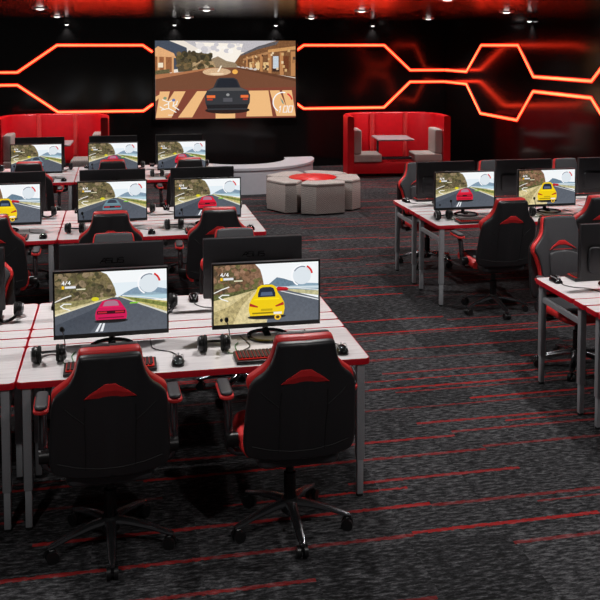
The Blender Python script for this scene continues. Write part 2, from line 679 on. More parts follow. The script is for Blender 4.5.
# ------------------------------------------------------------------ painted displays
class Painter:
    """flat picture of a display from coloured polygons in the unit square"""
    def __init__(self, W, H, dz=0.00008):
        self.W, self.H, self.dz = W, H, dz
        self.polys = []

    def poly(self, pts, col, nz=0.0):
        c = srgb(*col)
        pts = [(min(1, max(0, x)), min(1, max(0, y))) for x, y in pts]
        self.polys.append((pts, (c[0], c[1], c[2], nz)))

    def rect(self, x0, x1, y0, y1, col, nz=0.0):
        self.poly([(x0, y0), (x1, y0), (x1, y1), (x0, y1)], col, nz)

    def ell(self, cx, cy, rx, ry, col, nz=0.0, n=24, a0=0, a1=360):
        self.poly([(cx + rx * cos(R(a0 + (a1 - a0) * k / n)), cy + ry * sin(R(a0 + (a1 - a0) * k / n))) for k in range(n if a1 - a0 == 360 else n + 1)], col, nz)

    def arc(self, cx, cy, r, w, a0, a1, col, n=18):
        k = self.W / self.H
        for i in range(n):
            t0, t1 = R(a0 + (a1 - a0) * i / n), R(a0 + (a1 - a0) * (i + 1) / n)
            self.poly([(cx + (r - w) * cos(t0), cy + (r - w) * sin(t0) * k), (cx + r * cos(t0), cy + r * sin(t0) * k),
                       (cx + r * cos(t1), cy + r * sin(t1) * k), (cx + (r - w) * cos(t1), cy + (r - w) * sin(t1) * k)], col)
            self.polys[-1] = self.polys[-1] + ('same',) if i else self.polys[-1]

    def line(self, pts, w, col):
        k = self.W / self.H
        for i, ((x0, y0), (x1, y1)) in enumerate(zip(pts, pts[1:])):
            d = Vector((x1 - x0, (y1 - y0) / k))
            if d.length == 0:
                continue
            n = Vector((-d.y, d.x)).normalized() * w / 2
            e = d.normalized() * w / 2
            e = Vector((e.x, e.y * k)); 
            self.poly([(x0 + n.x - e.x, y0 + n.y * k - e.y), (x1 + n.x + e.x, y1 + n.y * k + e.y), (x1 - n.x + e.x, y1 - n.y * k + e.y), (x0 - n.x - e.x, y0 - n.y * k - e.y)], col)

    def text(self, s, x, y, h, col, w=0.005, slant=0.0):
        G = {'0': [[(0, 0), (0, 1), (.6, 1), (.6, 0), (0, 0)]], '1': [[(.3, 0), (.3, 1), (.1, .8)]], '4': [[(.5, 0), (.5, 1), (0, .35), (.7, .35)]], '/': [[(0, 0), (.6, 1)]]}
        k = self.W / self.H
        for ch in s:
            for st in G[ch]:
                self.line([(x + (px + slant * py) * h / k, y + py * h) for px, py in st], w, col)
            x += 0.85 * h / k

    def build(self, name, parent):
        bm = nb()
        lay = bm.loops.layers.float_color.new('Col')
        for i, pc in enumerate(self.polys):
            pts, c = pc[0], pc[1]
            vs = [bm.verts.new(((x - .5) * self.W, -i * self.dz, y * self.H)) for x, y in pts]
            try:
                f = bm.faces.new(vs)
            except ValueError:
                continue
            for l in f.loops:
                l[lay] = c
        # displays face -Y
        for f in bm.faces:
            f.normal_update()
            if f.normal.y > 0:
                f.normal_flip()
        me = bpy.data.meshes.new(name)
        bm.to_mesh(me)
        bm.free()
        me.materials.append(M['screen'])
        o = bpy.data.objects.new(name, me)
        C.objects.link(o)
        if parent:
            o.parent = parent
        return o


def shade(c, k):
    return tuple(max(0, min(255, int(v * k))) for v in c)


def paint_car(P, cx, cy, w, col, kind):
    """car from behind; cx,cy at the ground line, w body width in picture units"""
    k = P.W / P.H
    X = lambda u: cx + u * w
    Y = lambda v: cy + v * w * k * 1.25
    dk, lt = shade(col, .62), shade(col, 1.12)
    P.ell(cx, Y(.03), w * .53, w * .07 * k, (38, 40, 44))
    P.poly([(X(-.44), Y(.0)), (X(.44), Y(.0)), (X(.47), Y(.08)), (X(-.47), Y(.08))], (24, 22, 24))
    if kind == 'coupe':
        P.poly([(X(-.48), Y(.07)), (X(.48), Y(.07)), (X(.5), Y(.2)), (X(.47), Y(.31)), (X(.38), Y(.42)), (X(.27), Y(.55)), (X(.15), Y(.58)),
                (X(-.15), Y(.58)), (X(-.27), Y(.55)), (X(-.38), Y(.42)), (X(-.47), Y(.31)), (X(-.5), Y(.2))], col)
        P.poly([(X(-.26), Y(.42)), (X(.26), Y(.42)), (X(.2), Y(.53)), (X(.1), Y(.56)), (X(-.1), Y(.56)), (X(-.2), Y(.53))], shade((70, 78, 96), .8) if col[0] < 190 or col[1] > 120 else (168, 120, 140))
        P.poly([(X(-.37), Y(.385)), (X(.37), Y(.385)), (X(.36), Y(.41)), (X(-.36), Y(.41))], lt)
        P.rect(X(-.44), X(.44), Y(.215), Y(.30), (60, 16, 26))
        P.rect(X(-.41), X(-.13), Y(.24), Y(.28), (186, 40, 52))
        P.rect(X(.13), X(.41), Y(.24), Y(.28), (186, 40, 52))
        P.rect(X(-.4), X(.4), Y(.105), Y(.135), dk)
    else:
        P.poly([(X(-.46), Y(.06)), (X(.46), Y(.06)), (X(.5), Y(.2)), (X(.48), Y(.34)), (X(.4), Y(.46)), (X(.31), Y(.56)), (X(.25), Y(.69)), (X(.15), Y(.74)),
                (X(-.15), Y(.74)), (X(-.25), Y(.69)), (X(-.31), Y(.56)), (X(-.4), Y(.46)), (X(-.48), Y(.34)), (X(-.5), Y(.2))], col)
        P.poly([(X(-.24), Y(.47)), (X(.24), Y(.47)), (X(.24), Y(.55)), (X(.19), Y(.66)), (X(.11), Y(.69)), (X(-.11), Y(.69)), (X(-.19), Y(.66)), (X(-.24), Y(.55))], (36, 44, 62))
        P.poly([(X(-.17), Y(.5)), (X(.17), Y(.5)), (X(.15), Y(.58)), (X(-.15), Y(.58))], (84, 100, 128))
        P.poly([(X(-.48), Y(.28)), (X(-.25), Y(.24)), (X(-.24), Y(.27)), (X(-.46), Y(.345))], (176, 40, 36))
        P.poly([(X(.48), Y(.28)), (X(.25), Y(.24)), (X(.24), Y(.27)), (X(.46), Y(.345))], (176, 40, 36))
        P.rect(X(-.4), X(.4), Y(.1), Y(.135), dk)
        P.rect(X(-.16), X(.16), Y(.16), Y(.21), shade(col, .8))
        P.poly([(X(-.36), Y(.41)), (X(.36), Y(.41)), (X(.33), Y(.44)), (X(-.33), Y(.44))], lt)


def blobs(P, n, box_, cols, r, seed, inside=None, nz=.4):
    rnd = random.Random(seed)
    k = P.W / P.H
    made = 0
    while made < n:
        x = rnd.uniform(box_[0], box_[1]); y = rnd.uniform(box_[2], box_[3])
        made += 1
        if inside and not inside(x, y):
            continue
        rr = rnd.uniform(.5, 1) * r
        P.ell(x, y, rr, rr * k * rnd.uniform(.6, 1.1), rnd.choice(cols), nz, n=9)


HILL = [(88, 80, 56), (112, 100, 72), (76, 74, 50), (128, 112, 82), (98, 92, 60), (66, 60, 44), (140, 122, 96)]
HILLB = [(112, 84, 62), (138, 104, 80), (92, 84, 56), (150, 116, 92), (80, 66, 50), (104, 100, 62)]


def hud(P, place='4/4'):
    P.ell(.84, .775, .088, .156, (222, 230, 236))
    P.arc(.84, .775, .106, .014, 95, 245, (250, 250, 252))
    P.arc(.84, .775, .106, .018, 10, 62, (214, 44, 44), 8)
    P.arc(.84, .775, .090, .010, 70, 150, (110, 122, 140), 10)
    P.text('4/4', .065, .815, .055, (250, 250, 250), .006)
    P.rect(.062, .085, .745, .795, (240, 190, 30))
    P.rect(.09, .185, .752, .790, (226, 228, 232))
    P.rect(.19, .27, .722, .742, (226, 222, 190))
    P.line([(.0, .545), (.075, .60), (.14, .635)], .010, (236, 236, 232))
    P.line([(.14, .50), (.08, .505), (.05, .47), (.075, .435), (.13, .40)], .010, (240, 240, 236))
    P.ell(.07, .085, .014, .03, (20, 20, 22))


def paint_road(P, car, kind):
    P.rect(0, 1, 0, 1, (244, 247, 249))
    P.poly([(.5, .5), (1, .5), (1, .80), (.5, .80)], (228, 238, 244))
    P.poly([(.55, .55), (.62, .63), (.70, .70), (.76, .725), (.83, .69), (.90, .70), (1, .66), (1, .5), (.55, .5)], (128, 152, 172), .15)
    P.poly([(.54, .55), (.66, .60), (.75, .595), (.86, .62), (1, .58), (1, .5), (.54, .52)], (150, 176, 190), .12)
    P.poly([(.62, .555), (1, .50), (1, .57), (.66, .575)], (178, 208, 220))
    P.poly([(0, 1), (.40, 1), (.46, .95), (.50, .84), (.53, .72), (.545, .60), (.50, .54), (.3, .45), (0, .36)], (98, 88, 64), .6)
    P.poly([(.24, 1), (.40, 1), (.46, .95), (.50, .84), (.53, .72), (.545, .60), (.47, .66), (.42, .78), (.33, .84), (.28, .93)], (120, 108, 74), .6)
    blobs(P, 110, (0, .53, .50, .99), HILL, .034, 3, lambda x, y: y > .50 + .1 * x and x < .37 + .16 * min(1, (1 - y) / .3) and x < .505)
    P.poly([(0, .52), (.22, .55), (.44, .585), (.54, .585), (.5, .545), (.3, .46), (0, .34)], (150, 142, 96), .5)
    P.poly([(0, .40), (.2, .46), (.42, .545), (.54, .575), (.56, .56), (.3, .42), (0, .26)], (206, 192, 146), .25)
    P.poly([(.56, .585), (.70, .55), (1, .46), (1, .20), (.6, .53)], (196, 184, 116), .35)
    P.poly([(.60, .575), (.75, .53), (1, .43), (1, .36), (.72, .49)], (120, 128, 66), .5)
    P.poly([(0, .32), (.25, .44), (.50, .568), (.575, .568), (.78, .41), (1, .26), (1, 0), (0, 0)], (86, 92, 102), .12)
    P.poly([(0, .16), (.3, .36), (.52, .56), (.55, .56), (.46, .34), (.30, 0), (0, 0)], (70, 76, 86), .12)
    P.poly([(.575, .568), (.585, .568), (1, .285), (1, .25)], (214, 214, 204))
    P.line([(.60, .590), (.76, .555), (1, .485)], .008, (232, 234, 232))
    P.poly([(0, .335), (.505, .572), (.515, .572), (0, .305)], (226, 218, 186))
    P.poly([(.35, .02), (.375, .02), (.425, .2), (.408, .2)], (232, 234, 238))
    P.poly([(.395, .02), (.42, .02), (.448, .2), (.432, .2)], (232, 234, 238))
    P.ell(.355, .555, .034, .034, (216, 206, 40))
    P.poly([(.66, .45), (.73, .45), (.75, .475), (.67, .475)], (130, 200, 60))
    paint_car(P, .495, .165, .285, car, kind)
    hud(P)


def paint_dirt(P, car, kind):
    P.rect(0, 1, 0, 1, (243, 246, 248))
    P.poly([(.45, .55), (.52, .64), (.60, .755), (.66, .73), (.74, .68), (.80, .66), (.80, .5), (.45, .5)], (104, 128, 146), .2)
    P.poly([(.72, .60), (.85, .64), (1, .62), (1, .5), (.7, .5)], (140, 166, 184), .12)
    P.poly([(0, 1), (.39, 1), (.44, .9), (.46, .78), (.475, .64), (.45, .57), (.28, .52), (0, .42)], (102, 86, 62), .6)
    P.poly([(.18, 1), (.39, 1), (.44, .9), (.46, .78), (.475, .64), (.42, .68), (.35, .72), (.26, .9)], (132, 100, 78), .55)
    blobs(P, 110, (0, .46, .54, .99), HILLB, .034, 5, lambda x, y: y > .52 + .1 * x and x < .36 + .10 * min(1, (1 - y) / .3))
    P.poly([(0, .50), (.2, .55), (.45, .61), (.48, .585), (.3, .5), (0, .36)], (98, 100, 60), .6)
    P.poly([(0, .41), (.2, .485), (.4, .57), (.52, .585), (.60, .55), (.52, .3), (.50, 0), (0, 0)], (214, 198, 148), .25)
    P.poly([(0, .22), (.14, .3), (.36, .55), (.40, .56), (.26, .3), (.18, 0), (0, 0)], (184, 168, 118), .45)
    P.poly([(.55, .585), (1, .50), (1, .42), (.62, .53)], (188, 182, 140), .3)
    P.poly([(.56, .585), (1, .545), (1, .585), (.58, .60)], (206, 220, 226))
    P.poly([(.54, .57), (.63, .565), (.82, .47), (1, .375), (1, 0), (.50, 0), (.53, .3)], (92, 98, 108), .12)
    P.poly([(.63, .52), (.645, .525), (1, .355), (1, .335)], (228, 230, 232))
    P.line([(.60, .585), (.78, .565), (1, .515)], .007, (232, 234, 232))
    P.ell(.505, .615, .06, .035, (46, 52, 62))
    P.poly([(.58, .53), (.70, .53), (.71, .56), (.69, .585), (.61, .60), (.58, .57)], (196, 34, 44))
    P.poly([(.585, .54), (.70, .54), (.70, .55), (.585, .55)], (80, 14, 22))
    paint_car(P, .50, .075, .345, car, kind)
    P.ell(.605, .085, .032, .05, (244, 196, 44))
    P.ell(.605, .085, .018, .028, (70, 50, 20))
    P.rect(.565, .645, .135, .175, (240, 236, 226))
    hud(P)


def paint_street(P):
    P.rect(0, 1, 0, 1, (236, 226, 214))
    P.poly([(.2, 1), (1, 1), (1, .86), (.7, .84), (.3, .9)], (190, 186, 190), .3)
    P.poly([(.28, .98), (.62, .96), (.58, .7), (.36, .7)], (248, 240, 228), .1)
    P.poly([(.30, .70), (.44, .80), (.5, .74), (.56, .72), (.62, .72), (.62, .6), (.3, .6)], (150, 130, 104), .6)
    # left side: far block, trees, pale arcade
    P.poly([(0, 1), (.10, 1), (.22, .91), (.24, .66), (0, .6)], (70, 78, 92), .45)
    P.poly([(.14, .80), (.20, .86), (.28, .84), (.33, .88), (.39, .84), (.40, .68), (.36, .62), (.16, .60)], (84, 74, 54), .9)
    P.poly([(.26, .72), (.34, .76), (.41, .73), (.43, .63), (.26, .61)], (178, 150, 112), .6)
    blobs(P, 60, (.15, .40, .64, .86), [(70, 60, 42), (98, 84, 56), (58, 54, 40), (120, 98, 66), (84, 76, 50)], .022, 8, lambda x, y: y < .90 - abs(x - .27) * .4)
    blobs(P, 16, (.30, .62, .86, .96), [(250, 244, 236), (228, 222, 220), (206, 202, 206)], .03, 9, None, .1)
    P.poly([(0, .90), (.02, .93), (.13, .84), (.145, .78), (0, .80)], (226, 172, 122), .15)
    P.poly([(0, .80), (.12, .79), (.12, .60), (0, .56)], (150, 96, 62), .35)
    for x in (.015, .06, .115):
        P.rect(x, x + .014, .58, .80, (216, 160, 110))
    P.rect(.02, .055, .66, .72, (240, 226, 200))
    P.poly([(.0, .62), (.1, .64), (.1, .58), (0, .55)], (96, 88, 60), .7)
    # right side: shop row
    P.poly([(1, 1), (.86, 1), (.72, .92), (.60, .82), (.56, .72), (.60, .64), (.80, .58), (1, .52)], (124, 84, 54), .55)
    P.poly([(.88, 1), (.73, .93), (.61, .83), (.60, .80), (.72, .885), (.86, .95)], (92, 90, 94), .5)
    P.poly([(1, .93), (.80, .885), (.80, .845), (1, .885)], (206, 152, 96), .25)
    P.poly([(.80, .86), (.62, .77), (.62, .745), (.80, .825)], (176, 128, 86), .3)
    for i, x in enumerate((.64, .685, .74, .80, .885, .965)):
        P.rect(x, x + .012 + .004 * i, .60 - .012 * i, .80 + .012 * i, (188, 132, 84))
    for i, x in enumerate((.665, .71, .765)):
        P.rect(x, x + .018 + .01 * i, .63, .72, (232, 196, 140))
    P.rect(.835, .875, .62, .80, (196, 206, 214), .3)
    P.rect(.91, .95, .60, .80, (108, 60, 36), .4)
    P.rect(.83, .88, .60, .64, (60, 40, 34))
    for i in range(5):
        P.ell(.585 + .03 * i, .655 - .006 * i, .014, .016, (206, 196, 190))
    rnd = random.Random(4)
    for i in range(46):
        x = rnd.uniform(.60, .98); f = (x - .56) / .44
        y = .60 + rnd.uniform(.03, .16 + .16 * f) - .04 * f
        P.rect(x, x + .006 + .014 * f, y, y + .010 + .030 * f, rnd.choice([(70, 46, 34), (160, 112, 72), (210, 170, 116), (92, 70, 56), (228, 200, 160)]), .3)
    # street
    P.poly([(0, .56), (.2, .60), (.41, .655), (.57, .655), (.8, .575), (1, .50), (1, 0), (0, 0)], (118, 74, 52), .14)
    P.poly([(0, .57), (.2, .605), (.41, .66), (.41, .645), (.2, .575), (0, .51)], (176, 116, 78), .2)
    P.poly([(.57, .66), (.8, .585), (1, .51), (1, .47), (.8, .55), (.57, .645)], (100, 62, 42), .2)
    P.ell(.43, .60, .10, .05, (214, 178, 140), .35)
    P.poly([(.432, .60), (.445, .60), (.468, .68), (.458, .68)], (250, 236, 214))
    P.ell(.43, .575, .05, .012, (240, 214, 180))
    P.ell(.56, .60, .02, .03, (242, 178, 84))
    P.poly([(0, .37), (1, .40), (1, 0), (0, 0)], (128, 66, 50), .12)
    for x0, x1, t0, t1 in ((-.01, .05, .03, .10), (.01, .11, .13, .21), (.155, .255, .29, .36), (.64, .76, .66, .73), (.73, .83, .72, .80), (.86, .96, .81, .88), (.95, 1.0, .90, .97)):
        lowl, lowr = x0, x1
        P.poly([(lowl, .02), (lowr, .02), (t1, .355), (t0, .355)], (238, 186, 128), .08)
    P.poly([(0, .29), (.04, .33), (.04, .30), (0, .23)], (238, 186, 128))
    P.rect(.42, .56, .0, .10, (238, 186, 128), .08)
    # car, dark, seen from behind
    P.ell(.505, .105, .16, .045, (40, 26, 24))
    P.poly([(.365, .11), (.64, .11), (.665, .2), (.668, .30), (.65, .36), (.60, .40), (.575, .50), (.55, .525), (.45, .525), (.43, .50), (.405, .40), (.36, .36), (.345, .30), (.348, .2)], (52, 54, 58))
    P.poly([(.42, .40), (.59, .40), (.568, .495), (.54, .51), (.46, .51), (.44, .495)], (34, 38, 46))
    P.poly([(.355, .355), (.655, .355), (.60, .395), (.41, .395)], (86, 84, 84))
    P.rect(.358, .418, .265, .30, (236, 112, 56))
    P.rect(.60, .655, .265, .30, (236, 112, 56))
    P.rect(.36, .40, .235, .255, (180, 60, 40))
    P.rect(.615, .65, .235, .255, (180, 60, 40))
    P.ell(.508, .305, .012, .018, (150, 150, 150))
    P.rect(.475, .54, .215, .265, (84, 84, 90))
    P.poly([(.36, .13), (.65, .13), (.655, .18), (.355, .18)], (30, 30, 33))
    # overlay: gauge and map
    P.arc(.905, .20, .075, .008, 75, 240, (250, 250, 250))
    P.arc(.905, .20, .075, .012, 15, 62, (222, 60, 60), 8)
    P.poly([(.885, .26), (.90, .19), (.915, .17), (.905, .22)], (120, 150, 140))
    P.text('100', .868, .07, .08, (246, 246, 246), .005, .2)
    for pts in ([(.05, .25), (.09, .22), (.09, .14)], [(.09, .22), (.13, .25), (.12, .17), (.16, .12)], [(.04, .12), (.09, .14), (.14, .09)], [(.06, .18), (.09, .20)], [(.03, .16), (.06, .13)], [(.12, .17), (.145, .19), (.15, .23)]):
        P.line(pts, .007, (244, 240, 232))
    P.rect(.085, .12, .05, .058, (244, 240, 232))
    P.ell(.065, .27, .012, .018, (130, 150, 120))
    P.ell(.125, .245, .012, .018, (110, 120, 170))


# big wall screen
t = thing('wall_screen', 'huge television on the back wall showing a black car on a city street', 'television', (2.04, YB, 0.945))
b = nb()
out = rounded_rect(-1.39, 1.39, 0.0, 1.565, 0.01, 2)
slab(b, out, -0.075, -0.005, 0.008)
link('housing', b, M['black_plastic'], t)
P = Painter(2.70, 1.49, 0.00025)
paint_street(P)
s = P.build('display', t)
s.location = (0, -0.0755, 0.0375)
b = nb()
for (x0, x1, z0, z1) in ((-1.39, -1.35, 0, 1.565), (1.35, 1.39, 0, 1.565), (-1.35, 1.35, 0, .0375), (-1.35, 1.35, 1.5275, 1.565)):
    box(b, x0, x1, -0.10, -0.0755, z0, z1, 0.003, 1)
link('bezel', b, M['gloss_black'], t)

# ------------------------------------------------------------------ monitors
MW, MH = 0.618, 0.372


def make_monitor(variant):
    root = thing('gaming_monitor', '', 'monitor')
    b = nb()
    slab(b, rounded_rect(-MW / 2, MW / 2, 0.045, 0.045 + MH, 0.006, 2), 0.0, 0.03, 0.003, steps=2)
    slab(b, rounded_rect(-MW / 2 + .05, MW / 2 - .05, 0.085, 0.045 + MH - .15, 0.03, 4), 0.0305, 0.052, 0.012, steps=3)
    link('back_cover', b, M['monitor_back'], root)
    b = nb()
    z0, z1 = 0.045, 0.045 + MH
    for (x0, x1, a, c) in ((-MW / 2, -MW / 2 + .009, z0, z1), (MW / 2 - .009, MW / 2, z0, z1), (-MW / 2 + .009, MW / 2 - .009, z0, z0 + .024), (-MW / 2 + .009, MW / 2 - .009, z1 - .010, z1)):
        box(b, x0, x1, -0.009, 0.0, a, c)
    link('bezel', b, M['black_plastic'], root, smooth=0)
    b = nb()
    # maker's four letters on the back, bevelled strokes
    def stroke(pts, w=0.0042):
        for (xa, za), (xb, zb) in zip(pts, pts[1:]):
            d = Vector((xb - xa, zb - za)); n = Vector((-d.y, d.x)).normalized() * w / 2; e = d.normalized() * w * .3
            q = [Vector((xa, za)) + n - e, Vector((xb, zb)) + n + e, Vector((xb, zb)) - n + e, Vector((xa, za)) - n - e]
            v0 = [b.verts.new((-p.x, 0.0305, p.y)) for p in q]
            v1 = [b.verts.new((-p.x, 0.0325, p.y)) for p in q]
            for k in range(4):
                b.faces.new((v0[k], v0[(k + 1) % 4], v1[(k + 1) % 4], v1[k]))
            b.faces.new(v0); b.faces.new(v1[::-1])
    zl, hl, wl = 0.300, 0.028, 0.031
    x = -0.070
    stroke([(x, zl), (x + wl * .75, zl + hl), (x + wl, zl + hl), (x + wl, zl)]); stroke([(x + wl * .3, zl + hl * .38), (x + wl, zl + hl * .38)])
    x += .036
    stroke([(x + wl, zl + hl), (x + .003, zl + hl), (x, zl + hl * .55), (x + wl, zl + hl * .5), (x + wl, zl), (x, zl)])
    x += .036
    stroke([(x, zl + hl), (x, zl), (x + wl, zl), (x + wl, zl + hl)])
    x += .036
    stroke([(x + wl, zl + hl), (x + .003, zl + hl), (x, zl + hl * .55), (x + wl, zl + hl * .5), (x + wl, zl), (x, zl)])
    link('logo', b, M['gloss_black'], root, smooth=0)
    P = Painter(MW - .018, MH - .034, 0.00006)
    {'pink': lambda: paint_road(P, (206, 26, 84), 'coupe'), 'red': lambda: paint_road(P, (212, 26, 54), 'coupe'),
     'teal': lambda: paint_road(P, (106, 134, 146), 'coupe'), 'yellow': lambda: paint_dirt(P, (240, 204, 22), 'sport')}[variant]()
    s = P.build('screen', root)
    s.location = (0, -0.0012, z0 + .024)
    # stand: flat ring, hub and neck
    b = nb()
    pts = [(0.108 * cos(a), -0.045 + 0.108 * sin(a), 0.008) for a in [2 * pi * k / 40 for k in range(40)]]
    tube(b, pts, 0.0135, 10, closed=True, flat=0.55)
    box(b, -.02, .02, -0.045, 0.075, 0.002, 0.011, 0.003, 1)
    link('stand_base', b, M['gloss_black'], root)
    b = nb()
    tube(b, [(0, 0.045, 0.01), (0, 0.05, 0.06), (0, 0.062, 0.14), (0, 0.06, 0.21)], [0.018, 0.016, 0.017, 0.02], 12)
    link('stand_neck', b, M['gloss_black'], root)
    register(root)
    return root


# ------------------------------------------------------------------ keyboard, mouse, headset
def make_keyboard():
    root = thing('gaming_keyboard', '', 'keyboard')
    w, d = 0.46, 0.15
    b = nb()
    slab(b, rounded_rect(-w / 2, w / 2, -d / 2, d / 2, 0.008, 3), 0.001, 0.018, 0.004, fn=lambda x, y, z: (x, z, y + (z + d / 2) * 0.05 * (y > 0.009)))
    link('case', b, M['black_plastic'], root)
    b = nb()
    box(b, -w / 2 + .012, w / 2 - .012, -d / 2 + .016, d / 2 - .012, 0.0245, 0.0262)
    link('backlight_plate', b, M['key_glow'], root, smooth=0)
    b = nb()
    p = 0.0195
    for r in range(6):
        y = -d / 2 + .022 + r * p
        x = -w / 2 + .016
        while x < w / 2 - .030:
            kw = p - .0035
            if r == 0 and abs(x + .06) < .0098:
                kw = p * 5.5
            if not (-.0 + w / 2 - .135 < x < w / 2 - .125):
                box(b, x, x + kw, y, y + p - .004, 0.0262, 0.0335, 0.0015, 1)
            x += kw + .0035
    link('keycaps', b, M['key'], root, smooth=0)
    b = nb()
    tube(b, smooth_path([(-.15, d / 2, .016), (-.17, d / 2 + .05, .006), (-.12, d / 2 + .13, .004), (-.15, d / 2 + .30, .004)]), 0.0032, 8)
    link('cable', b, M['black_plastic'], root)
    register(root)
    return root


def make_mouse():
    root = thing('gaming_mouse', '', 'mouse')
    b = nb()
    secs = [(-.062, .012, .012), (-.055, .026, .026), (-.035, .034, .038), (-.01, .033, .041), (.02, .030, .035), (.045, .029, .026), (.058, .024, .018), (.063, .012, .010)]
    rings = []
    for y, hw, h in secs:
        ring = []
        for k in range(13):
            a = pi * k / 12
            ring.append(b.verts.new((hw * cos(a), y, 0.001 + h * sin(a) ** 0.8)))
        rings.append(ring)
    for a, c in zip(rings, rings[1:]):
        for k in range(12):
            b.faces.new((a[k], a[k + 1], c[k + 1], c[k]))
        b.faces.new((a[12], a[0], c[0], c[12]))
    b.faces.new(rings[0]); b.faces.new(rings[-1][::-1])
    link('shell', b, M['gloss_black'], root)
    b = nb()
    for sx in (-1, 1):
        tube(b, smooth_path([(sx * .012, .058, .022), (sx * .020, .03, .036), (sx * .026, -.005, .036), (sx * .02, -.04, .034)]), [0.0022] * 19, 6)
    link('side_trim', b, M['silver'], root)
    b = nb()
    cyl(b, (-.004, .032, .034), (.004, .032, .034), .010, n=14)
    link('scroll_wheel', b, M['silver'], root)
    b = nb()
    tube(b, smooth_path([(0, .062, .010), (-.01, .11, .004), (-.05, .17, .004), (-.11, .20, .004), (-.15, .25, .004), (-.17, .38, .004)]), 0.0028, 8)
    link('cable', b, M['black_plastic'], root)
    register(root)
    return root


def make_headset():
    root = thing('gaming_headset', '', 'headset')
    hw = 0.062
    for s in (-1, 1):
        b = nb()
        m = Matrix.Translation((s * hw, 0, 0.047)) @ Matrix.Rotation(s * pi / 2, 4, 'Y')
        lathe(b, [(.0001, .027), (.022, .027), (.034, .022), (.043, .010), (.044, 0.0), (.040, -.006), (.0001, -.006)], 24, m)
        cup = link('ear_cup', b, M['black_plastic'], root)
        b = nb()
        lathe(b, [(.018, -.007), (.040, -.007), (.046, -.013), (.044, -.022), (.036, -.026), (.022, -.022), (.018, -.007)], 24, m)
        link('ear_cushion', b, M['foam'], cup)
        b = nb()
        lathe(b, [(.030, .0245), (.034, .0255), (.034, .0225), (.030, .0235)], 24, m)
        link('cup_ring', b, M['silver'], cup)
    b = nb()
    arc = []
    for k in range(25):
        a = pi * k / 24
        arc.append((hw * 1.08 * cos(a), .005 + 0.125 * sin(a), 0.050 - 0.036 * sin(a)))
    tube(b, arc, 0.0115, 10, flat=0.6)
    for s in (-1, 1):
        box(b, s * hw - .012, s * hw + .012, -.008, .022, .036, .064, .004, 1)
    link('headband', b, M['black_plastic'], root)
    b = nb()
    tube(b, smooth_path([(hw + .018, 0.0, 0.05), (hw + .020, -.015, .10), (hw + .012, -.020, .15), (hw + .006, -.020, .165)]), 0.0028, 8)
    mic = link('microphone_boom', b, M['black_plastic'], root)
    b = nb()
    lathe(b, [(.0001, -.014), (.007, -.012), (.0105, -.004), (.0105, .005), (.007, .012), (.0001, .014)], 16, Matrix.Translation((hw + .005, -.020, .176)))
    link('microphone_foam', b, M['foam'], mic)
    b = nb()
    tube(b, smooth_path([(hw + .01, -.01, .008), (hw + .015, -.04, .004), (hw + .05, -.05, .004), (hw + .060, -.03, .004), (hw + .055, .06, .004), (hw + .075, .12, .004)]), 0.0026, 8)
    link('cable', b, M['green'], root)
    register(root)
    return root


# ------------------------------------------------------------------ racing chair (faces +Y, origin under the gas column)
LEAN = R(12.5)


def lean(x, y, z):
    """backrest frame: z measured up the back from its foot"""
    k = 0.10 * (abs(x) / 0.26) ** 2          # wings wrap a little forward
    yy = y + k * 0.45
    return (x, -0.225 + yy * cos(LEAN) - z * sin(LEAN), 0.47 + z * cos(LEAN) + yy * sin(LEAN))


